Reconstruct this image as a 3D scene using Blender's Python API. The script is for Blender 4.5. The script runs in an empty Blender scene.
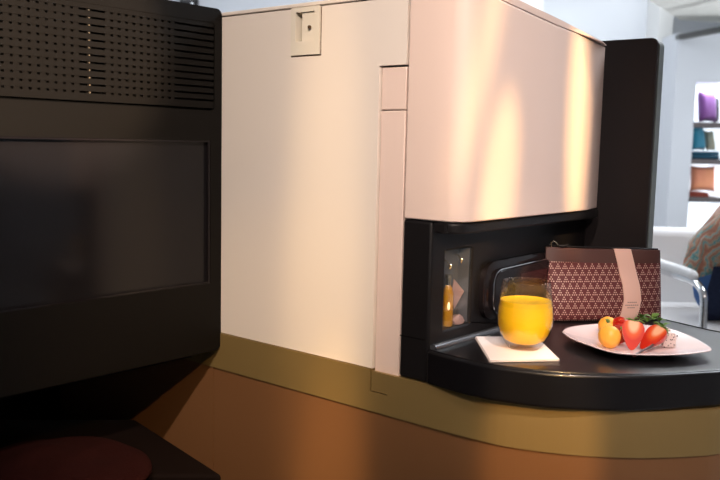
import bpy, bmesh, math, random
from mathutils import Vector, Matrix, noise
random.seed(7)
PI = math.pi
scene = bpy.context.scene
col = scene.collection

# ------------------------------------------------------------------ camera
F_PX = 856.0
CAM = Vector((0.0, 0.0, 1.02))
AX_R = Vector((0.7659, 0.6425, 0.0221))       # camera right
AX_U = Vector((-0.0893, 0.0722, 0.9934))      # camera up
AX_F = Vector((-0.6367, 0.7628, -0.1126))     # camera forward
cam_data = bpy.data.cameras.new('camera')
cam_data.sensor_width = 36.0
cam_data.lens = 36.0 * F_PX / 720.0
cam_data.clip_start = 0.05
cam_data.clip_end = 60
cam_data.dof.use_dof = True
cam_data.dof.focus_distance = 1.38
cam_data.dof.aperture_fstop = 7.0
cam = bpy.data.objects.new('camera', cam_data)
col.objects.link(cam)
rot = Matrix((AX_R, AX_U, -AX_F)).transposed()
cam.matrix_world = Matrix.Translation(CAM) @ rot.to_4x4()
scene.camera = cam

FH = Vector((AX_F.x, AX_F.y, 0)).normalized()
RH = Vector((FH.y, -FH.x, 0))

def W(r, d, z):
    """a point of the show room: r metres right, d metres ahead of where the photographer stands"""
    return Vector((RH.x*r + FH.x*d, RH.y*r + FH.y*d, z))

def ray(px, py):
    return (AX_F + AX_R*((px-360)/F_PX) + AX_U*((240-py)/F_PX))

def P(px, py, d):
    v = ray(px, py)
    return CAM + v*(d/v.dot(FH))

# ------------------------------------------------------------------ light and exposure
scene.view_settings.view_transform = 'Standard'
scene.view_settings.look = 'None'
scene.view_settings.gamma = 1.0
scene.view_settings.use_curve_mapping = False
scene.view_settings.exposure = 0.35
world = bpy.data.worlds.new('world')
scene.world = world
world.use_nodes = True
world.node_tree.nodes['Background'].inputs[0].default_value = (0.55, 0.62, 0.8, 1)
world.node_tree.nodes['Background'].inputs[1].default_value = 0.05

def aim(o, loc, target, roll=0.0):
    q = (Vector(target)-Vector(loc)).to_track_quat('-Z', 'Y')
    o.matrix_world = Matrix.Translation(loc) @ q.to_matrix().to_4x4() @ Matrix.Rotation(roll, 4, 'Z')

def area(name, loc, target, sx, sy, power, color, spread=180):
    l = bpy.data.lights.new(name, 'AREA')
    l.shape = 'RECTANGLE'; l.size = sx; l.size_y = sy
    l.energy = power; l.color = color; l.spread = math.radians(spread)
    o = bpy.data.objects.new(name, l); col.objects.link(o)
    aim(o, loc, target)
    return o

def spot(name, loc, target, angle, power, color, blend=0.6, squash=1.0, roll=0.0, radius=0.02):
    """a spot light; squash narrows the beam across, as a barn door does"""
    l = bpy.data.lights.new(name, 'SPOT')
    l.energy = power; l.color = color; l.spot_size = math.radians(angle)
    l.spot_blend = blend; l.shadow_soft_size = radius
    o = bpy.data.objects.new(name, l); col.objects.link(o)
    aim(o, loc, target, roll)
    o.scale = (squash, 1, 1)
    return o

WARM = (1.0, 0.72, 0.44)
AMBER = (1.0, 0.62, 0.25)
PINK = (1.0, 0.80, 0.70)
COOL = (0.86, 0.92, 1.0)
# the show room's own ceiling light, beyond the suite
area('light_room_far', W(1.5, 6.0, 3.05), W(1.5, 6.1, 0), 4.0, 2.6, 150, COOL)
area('light_room_near', W(2.2, 2.8, 3.05), W(2.0, 3.1, 0), 1.6, 1.6, 85, COOL)
area('light_room_left', W(-2.2, 5.2, 3.05), W(-2.2, 5.3, 0), 2.5, 2.5, 62, COOL)
# ceiling light over the aisle behind the photographer
area('light_aisle', W(0.8, -1.0, 2.9), (-0.8, 1.1, 1.0), 1.2, 1.2, 14, PINK)
# unseen spots added for the suite's warm streaks and pools of light
spot('spot_panel', (0.25, -0.7, 2.3), (-0.93, 0.945, 0.98), 32, 160, (1.0, 0.83, 0.70), 1.0)
spot('spot_panel_streak', (-0.10, -0.9, 2.2), (-0.86, 0.945, 0.66), 34, 85, (1.0, 0.70, 0.38), 1.0, 0.15)
spot('spot_copper', (-0.10, -0.7, 2.0), (-0.84, 0.945, 0.44), 14, 120, AMBER, 1.0, 0.32)
spot('spot_box', (0.9, -0.3, 2.0), (-0.615, 1.10, 1.08), 20, 74, PINK, 1.0)
spot('spot_box_streak', (0.8, 0.1, 2.0), (-0.615, 0.99, 1.15), 14, 120, AMBER, 1.0, 0.12, roll=-0.25)
spot('spot_box_streak_mid', (0.8, 0.1, 1.7), (-0.615, 1.035, 0.96), 10, 170, AMBER, 0.7, 0.28, roll=-0.15)
spot('spot_box_streak_far', (0.5, -0.2, 1.7), (-0.615, 1.27, 1.075), 13.5, 520, AMBER, 0.7, 0.09)
spot('spot_table', (0.35, 0.2, 2.2), (-0.48, 1.09, 0.74), 16, 85, PINK, 0.9)
spot('spot_console', (0.55, -0.5, 1.7), (-0.50, 0.97, 0.62), 11, 120, AMBER, 0.35, 0.4)
spot('spot_grille', (0.9, -0.1, 1.9), (-1.09, 0.62, 1.17), 11, 560, (1.0, 0.74, 0.52), 0.5)
spot('spot_low', (1.0, -0.4, 2.15), (-1.19, 0.945, 0.53), 13, 70, AMBER, 0.8)
# unseen fill light, added to brighten the underside of the soffit
area('fill_soffit', W(4.6, 6.2, 0.4), W(4.2, 6.4, 3.0), 0.5, 0.5, 45, COOL)

# ------------------------------------------------------------------ materials
def mat(name, color, rough=0.5, metal=0.0, coat=0.0, noise_amt=0.0, noise_scale=20, bump=0.0, bump_scale=200,
        emit=None, emit_s=0.0, trans=0.0, ior=1.45, color2=None, sheen=0.0, sss=0.0):
    m = bpy.data.materials.new(name); m.use_nodes = True
    nt = m.node_tree; b = nt.nodes['Principled BSDF']
    b.inputs['Base Color'].default_value = (*color, 1)
    b.inputs['Roughness'].default_value = rough
    b.inputs['Metallic'].default_value = metal
    b.inputs['Coat Weight'].default_value = coat
    b.inputs['Coat Roughness'].default_value = 0.08
    b.inputs['Transmission Weight'].default_value = trans
    b.inputs['IOR'].default_value = ior
    b.inputs['Sheen Weight'].default_value = sheen
    if sss:
        b.inputs['Subsurface Weight'].default_value = sss
        b.inputs['Subsurface Radius'].default_value = (0.01, 0.005, 0.003)
    if emit:
        b.inputs['Emission Color'].default_value = (*emit, 1)
        b.inputs['Emission Strength'].default_value = emit_s
    tc = nt.nodes.new('ShaderNodeTexCoord')
    if noise_amt or color2:
        n = nt.nodes.new('ShaderNodeTexNoise'); n.inputs['Scale'].default_value = noise_scale
        n.inputs['Detail'].default_value = 4
        nt.links.new(tc.outputs['Object'], n.inputs['Vector'])
        mx = nt.nodes.new('ShaderNodeMix'); mx.data_type = 'RGBA'
        c2 = color2 if color2 else tuple(max(0, c*(1-noise_amt)) for c in color)
        mx.inputs[6].default_value = (*color, 1); mx.inputs[7].default_value = (*c2, 1)
        nt.links.new(n.outputs['Fac'], mx.inputs[0])
        nt.links.new(mx.outputs[2], b.inputs['Base Color'])
    if bump:
        n2 = nt.nodes.new('ShaderNodeTexNoise'); n2.inputs['Scale'].default_value = bump_scale
        nt.links.new(tc.outputs['Object'], n2.inputs['Vector'])
        bp = nt.nodes.new('ShaderNodeBump'); bp.inputs['Strength'].default_value = bump
        bp.inputs['Distance'].default_value = 0.002
        nt.links.new(n2.outputs['Fac'], bp.inputs['Height'])
        nt.links.new(bp.outputs['Normal'], b.inputs['Normal'])
    return m

M = {}
M['panel'] = mat('cream_lacquer', (0.78, 0.70, 0.63), 0.42, noise_amt=0.02, noise_scale=3)
M['box'] = mat('blush_lacquer', (0.80, 0.63, 0.555), 0.30, coat=0.25, noise_amt=0.02, noise_scale=3)
M['black'] = mat('black_satin', (0.008, 0.007, 0.0075), 0.42, bump=0.1, bump_scale=900)
M['black_gloss'] = mat('black_gloss', (0.010, 0.008, 0.009), 0.12, coat=0.12)
M['tabletop'] = mat('black_tabletop', (0.006, 0.0055, 0.0065), 0.30, coat=0.15)
M['charcoal'] = mat('charcoal_shell', (0.0065, 0.0056, 0.0048), 0.5, bump=0.15, bump_scale=1200)
M['void'] = mat('dark_recess', (0.004, 0.004, 0.004), 0.8)
M['screen'] = mat('screen_glass', (0.010, 0.009, 0.010), 0.13, ior=1.6)
M['gold'] = mat('brushed_gold_trim', (0.42, 0.285, 0.108), 0.38, metal=0.55, noise_amt=0.12, noise_scale=8)
M['copper'] = mat('copper_lacquer', (0.37, 0.175, 0.075), 0.30, metal=0.5, noise_amt=0.08, noise_scale=4)
M['sill'] = mat('glossy_dark_sill', (0.09, 0.095, 0.105), 0.28, metal=0.5, coat=1.0)
M['wing'] = mat('dark_wing_fabric', (0.020, 0.0165, 0.0175), 0.7, bump=0.2, bump_scale=900)
M['wing_edge'] = mat('wing_edge_grey', (0.10, 0.115, 0.11), 0.5)
M['chrome'] = mat('chrome', (0.75, 0.76, 0.78), 0.12, metal=1.0)
M['juice'] = mat('orange_juice', (1.0, 0.58, 0.012), 0.35, noise_amt=0.06, noise_scale=60)
M['napkin'] = mat('white_napkin', (0.86, 0.76, 0.74), 0.9, bump=0.3, bump_scale=500)
M['china'] = mat('white_china', (0.88, 0.73, 0.73), 0.18, coat=0.5)
M['melon'] = mat('melon', (0.95, 0.38, 0.03), 0.4, color2=(0.98, 0.5, 0.08), noise_scale=60, sss=0.3)
M['leaf'] = mat('mint_leaf', (0.09, 0.22, 0.03), 0.5, color2=(0.26, 0.42, 0.10), noise_scale=120)
M['stick'] = mat('dark_chocolate', (0.05, 0.012, 0.010), 0.35, noise_amt=0.3, noise_scale=300)
M['leather'] = mat('brown_leather', (0.072, 0.026, 0.020), 0.42, bump=0.25, bump_scale=700)
M['belly'] = mat('blush_paper_band', (0.78, 0.50, 0.42), 0.7)
M['print'] = mat('grey_print', (0.30, 0.22, 0.21), 0.7)
M['brass'] = mat('pale_brass', (0.75, 0.62, 0.42), 0.25, metal=1.0)
M['amber'] = mat('amber_bottle', (0.55, 0.26, 0.02), 0.15, coat=0.4)
M['foil'] = mat('pink_foil', (0.55, 0.36, 0.32), 0.35, metal=0.4, bump=0.6, bump_scale=150)
M['case_grey'] = mat('case_grey_lining', (0.11, 0.115, 0.13), 0.5)
M['bottle_glint'] = mat('glint_glow', (1, 0.75, 0.4), 0.5, emit=(1.0, 0.62, 0.3), emit_s=1.4)  # emissive colour for the glint painted on the amber bottle
M['plastic'] = mat('cream_plastic', (0.74, 0.68, 0.58), 0.45)
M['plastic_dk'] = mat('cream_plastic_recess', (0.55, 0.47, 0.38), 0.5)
M['screw'] = mat('brown_screw_and_gap_shade', (0.16, 0.10, 0.06), 0.4, metal=0.6)
M['wall'] = mat('white_wall', (0.66, 0.68, 0.72), 0.8, noise_amt=0.03, noise_scale=2)
M['unit'] = mat('pale_wall_cladding', (0.60, 0.62, 0.66), 0.6, noise_amt=0.02, noise_scale=3)
M['ceiling'] = mat('ceiling_paint', (0.75, 0.75, 0.74), 0.9)
M['soffit'] = mat('soffit_paint', (0.85, 0.83, 0.76), 0.9)
M['rug'] = mat('dark_carpet', (0.03, 0.022, 0.02), 0.95)
M['floor'] = mat('pale_floor', (0.45, 0.44, 0.43), 0.6, noise_amt=0.3, noise_scale=60, bump=0.5, bump_scale=400)
M['shelf'] = mat('dark_shelf', (0.10, 0.085, 0.085), 0.5)
M['beam'] = mat('grey_beam', (0.09, 0.09, 0.088), 0.6)
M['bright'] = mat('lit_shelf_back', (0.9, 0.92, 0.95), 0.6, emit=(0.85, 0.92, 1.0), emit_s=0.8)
M['chair'] = mat('white_leather', (0.80, 0.79, 0.79), 0.45, bump=0.1, bump_scale=90)
M['maroon'] = mat('maroon_fabric', (0.030, 0.006, 0.005), 0.9, noise_amt=0.3, noise_scale=30, bump=0.4, bump_scale=300)
M['dark_wood'] = mat('dark_brown_shell', (0.008, 0.004, 0.003), 0.8)
M['denim'] = mat('navy_trousers', (0.012, 0.018, 0.045), 0.85, color2=(0.03, 0.04, 0.08), noise_scale=90, bump=0.3, bump_scale=300)
M['blue'] = mat('blue_underlayer', (0.07, 0.18, 0.45), 0.8, noise_amt=0.3, noise_scale=30)
M['skin'] = mat('skin', (0.62, 0.38, 0.28), 0.5, sss=0.1)
M['hair'] = mat('brown_hair', (0.06, 0.035, 0.02), 0.6, noise_amt=0.5, noise_scale=120)
M['purple'] = mat('purple_velvet', (0.20, 0.055, 0.26), 0.7, noise_amt=0.4, noise_scale=12, sheen=0.4)
M['teal'] = mat('teal_velvet', (0.0, 0.19, 0.30), 0.7, noise_amt=0.4, noise_scale=12, sheen=0.4)
M['coral'] = mat('coral_velvet', (0.70, 0.22, 0.16), 0.7, color2=(0.80, 0.36, 0.14), noise_scale=6, sheen=0.4)
M['slate'] = mat('slate_velvet', (0.06, 0.06, 0.065), 0.7, noise_amt=0.3, noise_scale=12)
M['sage'] = mat('sage_velvet', (0.22, 0.30, 0.27), 0.7, color2=(0.4, 0.3, 0.18), noise_scale=10)
M['navyteal'] = mat('deep_teal_blanket', (0.01, 0.07, 0.12), 0.85, noise_amt=0.3)
M['brick'] = mat('brick_red_blanket', (0.28, 0.05, 0.03), 0.85, noise_amt=0.3)
M['iris'] = mat('brown_eye', (0.05, 0.03, 0.02), 0.2)
M['lip'] = mat('lips', (0.45, 0.14, 0.12), 0.5)

def nodes(m):
    return m.node_tree, m.node_tree.nodes, m.node_tree.links

def thin_glass(name, tint, k):
    m = bpy.data.materials.new(name); m.use_nodes = True
    nt, N, L = m.node_tree, m.node_tree.nodes, m.node_tree.links
    N.remove(N['Principled BSDF']); out = N['Material Output']
    tr = N.new('ShaderNodeBsdfTransparent'); tr.inputs[0].default_value = (*tint, 1)
    gl_ = N.new('ShaderNodeBsdfGlossy'); gl_.inputs['Roughness'].default_value = 0.02
    lw = N.new('ShaderNodeLayerWeight'); lw.inputs['Blend'].default_value = 0.5
    pw_ = N.new('ShaderNodeMath'); pw_.operation = 'POWER'; pw_.inputs[1].default_value = 4.0
    L.new(lw.outputs['Facing'], pw_.inputs[0])
    fr = N.new('ShaderNodeMath'); fr.operation = 'MULTIPLY_ADD'; fr.inputs[1].default_value = k; fr.inputs[2].default_value = 0.045
    L.new(pw_.outputs[0], fr.inputs[0])
    mx = N.new('ShaderNodeMixShader')
    L.new(fr.outputs[0], mx.inputs[0]); L.new(tr.outputs[0], mx.inputs[1]); L.new(gl_.outputs[0], mx.inputs[2])
    L.new(mx.outputs[0], out.inputs['Surface'])
    return m
M['glass'] = thin_glass('clear_glass', (0.975, 0.965, 0.95), 0.6)
M['pane'] = thin_glass('case_pane', (0.95, 0.95, 0.95), 0.3)

def strawberry_mat():
    m = mat('strawberry_skin', (0.5, 0.015, 0.008), 0.3, coat=0.3)
    nt, N, L = nodes(m); b = N['Principled BSDF']
    tc = N['Texture Coordinate']
    v = N.new('ShaderNodeTexVoronoi'); v.inputs['Scale'].default_value = 260
    L.new(tc.outputs['Object'], v.inputs['Vector'])
    r = N.new('ShaderNodeValToRGB'); r.color_ramp.elements[0].position = 0.12; r.color_ramp.elements[1].position = 0.2
    r.color_ramp.elements[0].color = (0.75, 0.45, 0.12, 1); r.color_ramp.elements[1].color = (0.48, 0.014, 0.007, 1)
    L.new(v.outputs['Distance'], r.inputs[0]); L.new(r.outputs[0], b.inputs['Base Color'])
    return m
M['strawberry'] = strawberry_mat()

def cutface_mat():
    # flesh of a halved strawberry: paler core around the object's own axis, redder rim
    m = mat('strawberry_flesh', (0.9, 0.2, 0.08), 0.45)
    nt, N, L = nodes(m); b = N['Principled BSDF']; tc = N['Texture Coordinate']
    mp = N.new('ShaderNodeMapping'); mp.inputs['Scale'].default_value = (70, 70, 42)
    mp.inputs['Location'].default_value = (0, 0, -0.65)
    L.new(tc.outputs['Object'], mp.inputs[0])
    g = N.new('ShaderNodeTexGradient'); g.gradient_type = 'SPHERICAL'
    L.new(mp.outputs[0], g.inputs[0])
    r = N.new('ShaderNodeValToRGB')
    e = r.color_ramp.elements
    e[0].position = 0.0; e[0].color = (0.55, 0.02, 0.004, 1)
    e[1].position = 0.62; e[1].color = (0.86, 0.46, 0.27, 1)
    k = r.color_ramp.elements.new(0.35); k.color = (0.70, 0.10, 0.014, 1)
    L.new(g.outputs['Fac'], r.inputs[0]); L.new(r.outputs[0], b.inputs['Base Color'])
    return m
M['cut'] = cutface_mat()

def dragon_mat():
    m = mat('dragon_fruit_flesh', (0.72, 0.62, 0.60), 0.4)
    nt, N, L = nodes(m); b = N['Principled BSDF']; tc = N['Texture Coordinate']
    v = N.new('ShaderNodeTexVoronoi'); v.inputs['Scale'].default_value = 330
    L.new(tc.outputs['Object'], v.inputs['Vector'])
    r = N.new('ShaderNodeValToRGB'); r.color_ramp.elements[0].position = 0.24; r.color_ramp.elements[1].position = 0.34
    r.color_ramp.elements[0].color = (0.02, 0.015, 0.02, 1); r.color_ramp.elements[1].color = (0.72, 0.60, 0.57, 1)
    L.new(v.outputs['Distance'], r.inputs[0]); L.new(r.outputs[0], b.inputs['Base Color'])
    return m
M['dragon'] = dragon_mat()

def canvas_mat():
    # maroon canvas printed with little triangles of six dots
    m = mat('dotted_canvas', (0.10, 0.02, 0.022), 0.6)
    nt, N, L = nodes(m); b = N['Principled BSDF']; tc = N['Texture Coordinate']
    sep = N.new('ShaderNodeSeparateXYZ'); L.new(tc.outputs['Object'], sep.inputs[0])
    def mth(op, a, c=None, d=None):
        n = N.new('ShaderNodeMath'); n.operation = op
        for i, x in enumerate((a, c, d)):
            if x is None: continue
            if isinstance(x, (int, float)): n.inputs[i].default_value = x
            else: L.new(x, n.inputs[i])
        return n.outputs[0]
    pw, ph = 0.0118, 0.0103
    v = mth('DIVIDE', sep.outputs['Z'], ph)
    row = mth('FLOOR', v)
    fv = mth('SUBTRACT', v, row)
    off = mth('MULTIPLY', mth('MODULO', row, 2.0), 0.5)
    u = mth('ADD', mth('DIVIDE', sep.outputs['X'], pw), off)
    fu = mth('SUBTRACT', u, mth('FLOOR', u))
    best = None
    for (cx, cy) in ((.5, .82), (.36, .5), (.64, .5), (.2, .18), (.5, .18), (.8, .18)):
        dx = mth('MULTIPLY', mth('SUBTRACT', fu, cx), 1.12); dy = mth('SUBTRACT', fv, cy)
        d2 = mth('ADD', mth('MULTIPLY', dx, dx), mth('MULTIPLY', dy, dy))
        best = d2 if best is None else mth('MINIMUM', best, d2)
    mask = mth('LESS_THAN', best, 0.0115)
    mx = N.new('ShaderNodeMix'); mx.data_type = 'RGBA'
    mx.inputs[6].default_value = (0.10, 0.014, 0.016, 1); mx.inputs[7].default_value = (0.50, 0.31, 0.26, 1)
    L.new(mask, mx.inputs[0]); L.new(mx.outputs[2], b.inputs['Base Color'])
    return m
M['canvas'] = canvas_mat()

def blouse_mat():
    m = mat('patterned_blouse', (0.4, 0.2, 0.12), 0.8)
    nt, N, L = nodes(m); b = N['Principled BSDF']; tc = N['Texture Coordinate']
    mp = N.new('ShaderNodeMapping'); mp.inputs['Rotation'].default_value = (0.5, 0.75, 0.3)
    L.new(tc.outputs['Object'], mp.inputs[0])
    w = N.new('ShaderNodeTexWave'); w.inputs['Scale'].default_value = 5.0; w.inputs['Distortion'].default_value = 8
    w.inputs['Detail'].default_value = 6; w.inputs['Detail Scale'].default_value = 2.5; w.bands_direction = 'Z'
    L.new(mp.outputs[0], w.inputs['Vector'])
    r = N.new('ShaderNodeValToRGB'); e = r.color_ramp.elements
    e[0].position = 0; e[0].color = (0.36, 0.14, 0.09, 1)
    e[1].position = 1; e[1].color = (0.40, 0.18, 0.12, 1)
    for p, c in ((.22, (0.46, 0.24, 0.14, 1)), (.42, (0.28, 0.36, 0.32, 1)), (.6, (0.06, 0.27, 0.28, 1)), (.78, (0.42, 0.36, 0.26, 1))):
        k = e.new(p); k.color = c
    L.new(w.outputs['Fac'], r.inputs[0]); L.new(r.outputs[0], b.inputs['Base Color'])
    bp = N.new('ShaderNodeBump'); bp.inputs['Strength'].default_value = 0.6; bp.inputs['Distance'].default_value = 0.01
    L.new(w.outputs['Fac'], bp.inputs['Height']); L.new(bp.outputs['Normal'], b.inputs['Normal'])
    return m
M['blouse'] = blouse_mat()

for k_, v_ in (('charcoal', .12), ('maroon', .1), ('denim', .2), ('black', .3), ('wing', .15), ('void', .05), ('dark_wood', .1), ('rug', .1), ('tabletop', .4), ('black_gloss', .22), ('screen', .2)):
    M[k_].node_tree.nodes['Principled BSDF'].inputs['Specular IOR Level'].default_value = v_

# ------------------------------------------------------------------ builders
def tag(o, label=None, cat=None, group=None, kind=None):
    if label: o['label'] = label
    if cat: o['category'] = cat
    if group: o['group'] = group
    if kind: o['kind'] = kind
    return o

def empty(name, loc, rz=0.0, label=None, cat=None, group=None):
    o = bpy.data.objects.new(name, None); col.objects.link(o)
    o.location = loc; o.rotation_euler = (0, 0, rz)
    o.empty_display_size = 0.02
    tag(o, label, cat, group)
    return o

def obj(name, bm, m, parent=None, smooth=False, world_coords=True, bevel=0.0, seg=3, origin=None, sharp=35):
    """link bm as ONE mesh; vertices in world coordinates unless world_coords is False (then in the parent's frame)"""
    bmesh.ops.recalc_face_normals(bm, faces=bm.faces)
    me = bpy.data.meshes.new(name)
    if world_coords:
        if parent is not None:
            mat_inv = (Matrix.Translation(parent.location) @ parent.rotation_euler.to_matrix().to_4x4()).inverted()
            bm.transform(mat_inv)
        else:
            if origin is None:
                if bm.verts:
                    xs = [v.co for v in bm.verts]
                    origin = Vector(((min(p.x for p in xs)+max(p.x for p in xs))/2, (min(p.y for p in xs)+max(p.y for p in xs))/2, min(p.z for p in xs)))
            bm.transform(Matrix.Translation(-Vector(origin)))
    bm.to_mesh(me); bm.free()
    me.materials.append(m)
    o = bpy.data.objects.new(name, me); col.objects.link(o)
    if parent is not None: o.parent = parent
    elif world_coords: o.location = origin
    if smooth:
        for p in me.polygons: p.use_smooth = True
        if sharp and sharp < 180:
            me.set_sharp_from_angle(angle=math.radians(sharp))
    if bevel:
        b = o.modifiers.new('bevel', 'BEVEL'); b.width = bevel; b.segments = seg
        b.limit_method = 'ANGLE'; b.angle_limit = math.radians(40)
        for p in me.polygons: p.use_smooth = True
        me.set_sharp_from_angle(angle=math.radians(35))
        b.harden_normals = False
    return o

def box(bm, lo, hi):
    x0, y0, z0 = lo; x1, y1, z1 = hi
    v = [bm.verts.new(p) for p in ((x0, y0, z0), (x1, y0, z0), (x1, y1, z0), (x0, y1, z0), (x0, y0, z1), (x1, y0, z1), (x1, y1, z1), (x0, y1, z1))]
    for f in ((0, 1, 2, 3), (4, 5, 6, 7), (0, 1, 5, 4), (1, 2, 6, 5), (2, 3, 7, 6), (3, 0, 4, 7)):
        bm.faces.new([v[i] for i in f])
    return bm

def rbox(r0, r1, d0, d1, z0, z1, bm=None):
    """box aligned with the show room"""
    bm = bm or bmesh.new()
    v = [bm.verts.new(W(*p)) for p in ((r0, d0, z0), (r1, d0, z0), (r1, d1, z0), (r0, d1, z0), (r0, d0, z1), (r1, d0, z1), (r1, d1, z1), (r0, d1, z1))]
    for f in ((0, 1, 2, 3), (4, 5, 6, 7), (0, 1, 5, 4), (1, 2, 6, 5), (2, 3, 7, 6), (3, 0, 4, 7)):
        bm.faces.new([v[i] for i in f])
    return bm

def B(*args):
    bm = bmesh.new()
    for lo, hi in args: box(bm, lo, hi)
    return bm

def prism(pts, z0, z1, bm=None):
    """extrude a plan outline between two heights (heights may be functions of the point)"""
    bm = bm or bmesh.new()
    a = [bm.verts.new((x, y, z0)) for x, y in pts]; c = [bm.verts.new((x, y, z1)) for x, y in pts]
    n = len(pts)
    for i in range(n):
        bm.faces.new((a[i], a[(i+1) % n], c[(i+1) % n], c[i]))
    bm.faces.new(a[::-1]); bm.faces.new(c)
    return bm

def loft(rings, bm=None, closed=True, caps=True):
    bm = bm or bmesh.new()
    R_ = [[bm.verts.new(p) for p in r] for r in rings]
    n = len(R_[0])
    for k in range(len(R_)-1):
        for i in range(n if closed else n-1):
            j = (i+1) % n
            bm.faces.new((R_[k][i], R_[k][j], R_[k+1][j], R_[k+1][i]))
    if caps:
        bm.faces.new(R_[0][::-1]); bm.faces.new(R_[-1])
    return bm

def lathe(profile, seg=48, center=(0, 0, 0), bm=None):
    bm = bm or bmesh.new()
    cx, cy, cz = center
    rows = []
    for r, z in profile:
        if r < 1e-6: rows.append([bm.verts.new((cx, cy, cz+z))])
        else: rows.append([bm.verts.new((cx+r*math.cos(2*PI*i/seg), cy+r*math.sin(2*PI*i/seg), cz+z)) for i in range(seg)])
    for a, b in zip(rows, rows[1:]):
        for i in range(seg):
            j = (i+1) % seg
            if len(a) == 1 and len(b) == 1: continue
            if len(a) == 1: bm.faces.new((a[0], b[i], b[j]))
            elif len(b) == 1: bm.faces.new((a[i], a[j], b[0]))
            else: bm.faces.new((a[i], a[j], b[j], b[i]))
    return bm

def tube(pts, r, seg=12, bm=None, radii=None):
    bm = bm or bmesh.new()
    pts = [Vector(p) for p in pts]
    rings = []
    up = Vector((0, 0, 1))
    prev = None
    for i, p in enumerate(pts):
        t = (pts[min(i+1, len(pts)-1)]-pts[max(i-1, 0)]).normalized()
        if prev is None:
            a = t.cross(up)
            if a.length < 1e-3: a = t.cross(Vector((1, 0, 0)))
            a.normalize()
        else:
            a = (prev - t*prev.dot(t)).normalized()
        prev = a
        b = t.cross(a)
        rr = radii[i] if radii else r
        rings.append([p + (a*math.cos(2*PI*k/seg)+b*math.sin(2*PI*k/seg))*rr for k in range(seg)])
    return loft(rings, bm)

def arc(cx, cy, r, a0, a1, n=8):
    return [(cx+r*math.cos(math.radians(a0+(a1-a0)*i/n)), cy+r*math.sin(math.radians(a0+(a1-a0)*i/n))) for i in range(n+1)]

def catmull(pts, n=6):
    out = []
    P_ = [Vector(p) for p in pts]
    for i in range(len(P_)-1):
        p0 = P_[max(i-1, 0)]; p1 = P_[i]; p2 = P_[i+1]; p3 = P_[min(i+2, len(P_)-1)]
        for k in range(n):
            t = k/n
            out.append(0.5*((2*p1)+(p2-p0)*t+(2*p0-5*p1+4*p2-p3)*t*t+(3*p1-p0-3*p2+p3)*t**3))
    out.append(P_[-1])
    return out

def blob(center, rad, bm=None, amp=0.0, freq=30, sub=3, rotm=None):
    bm = bm or bmesh.new()
    g = bmesh.ops.create_icosphere(bm, subdivisions=sub, radius=1.0)
    for v in g['verts']:
        k = 1 + amp*noise.noise(v.co*freq)
        c = Vector((v.co.x*rad[0]*k, v.co.y*rad[1]*k, v.co.z*rad[2]*k))
        if rotm: c = rotm @ c
        v.co = c + Vector(center)
    return bm

# ================================================================== THE ROOM (setting)
H = 3.1
R0, R1, D0, D1 = -5.0, 6.0, -3.5, 8.6
tag(obj('floor', rbox(R0, R1, D0, D1, -0.05, 0.0), M['floor']), kind='structure')
tag(obj('ceiling', rbox(R0, R1, D0, D1, H, H+0.1), M['ceiling']), kind='structure')
tag(obj('wall_back', rbox(R0, R1, D1, D1+0.1, 0, H), M['wall']), kind='structure')
tag(obj('wall_left', rbox(R0-0.1, R0, D0, D1, 0, H), M['wall']), kind='structure')
tag(obj('wall_right', rbox(R1, R1+0.1, D0, D1, 0, H), M['wall']), kind='structure')
tag(obj('wall_front', rbox(R0, R1, D0-0.1, D0, 0, H), M['wall']), kind='structure')
# dropped soffit seen at the top right
def onz(px, py, z):
    v = ray(px, py); return CAM + v*((z-CAM.z)/v.z)
s1 = onz(680, 20, 2.24); s2 = onz(649, 0, 2.24); s3 = s2+(s2-s1)*2.2
s4 = W(4.6, s3.dot(FH), 0); s5 = onz(724, 23, 2.24); s6 = s5 + (s5-s1)*6
tag(obj('trim_1', prism([(s1.x, s1.y), (s2.x, s2.y), (s3.x, s3.y), (s4.x, s4.y), (s6.x, s6.y), (s5.x, s5.y)], 2.24, 2.5), M['soffit']), kind='structure')
# pilaster between wall and wall unit
pz = P(664, 60, 8.3).dot(RH)
tag(obj('trim_2', rbox(pz-0.09, pz+0.05, 8.25, 8.6, 0, H), M['ceiling']), kind='structure')
tag(obj('trim_3', rbox(P(540, 5, 8.3).dot(RH)-0.2, P(540, 5, 8.3).dot(RH)+0.03, 8.3, 8.6, 0, H), M['ceiling']), kind='structure')

# ------------------------------------------------------------------ wall shelving unit, far behind
UD = 7.8
def rr(px, d=UD): return (P(px, 150, d)).dot(RH)
uL, oL = rr(671), rr(692)
uR, oR = 4.55, 4.1
zt, zb = 2.06, P(690, 228, UD).z - 0.55
oT = P(700, 82, UD).z
shelf_z = [P(690, y, UD).z for y in (122, 159, 197)]
su = empty('wall_shelving_unit', W((uL+uR)/2, UD+0.2, 0), label='pale built-in wall shelving unit with a brightly lit niche of cushions', cat='shelving')
bm = bmesh.new()
rbox(uL, oL, UD, UD+0.40, 0, zt, bm); rbox(oR, uR, UD, UD+0.40, 0, zt, bm)
rbox(oL, oR, UD, UD+0.40, oT, zt, bm); rbox(oL, oR, UD, UD+0.40, 0, zb, bm)
obj('cladding', bm, M['unit'], su)
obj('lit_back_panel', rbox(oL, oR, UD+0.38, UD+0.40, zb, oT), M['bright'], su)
for z in shelf_z:
    obj('shelf', rbox(oL-0.0, oR, UD-0.01, UD+0.38, z-0.045, z), M['shelf'], su, bevel=0.004)
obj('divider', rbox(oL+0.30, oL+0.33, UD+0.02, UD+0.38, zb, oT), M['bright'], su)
c1 = onz(675.5, 40, 2.0); c2 = onz(722, 31.5, 2.0); cd = (c2-c1); c2 = c1+cd*3; nn_ = Vector((-cd.y, cd.x, 0)).normalized()*0.05
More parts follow.
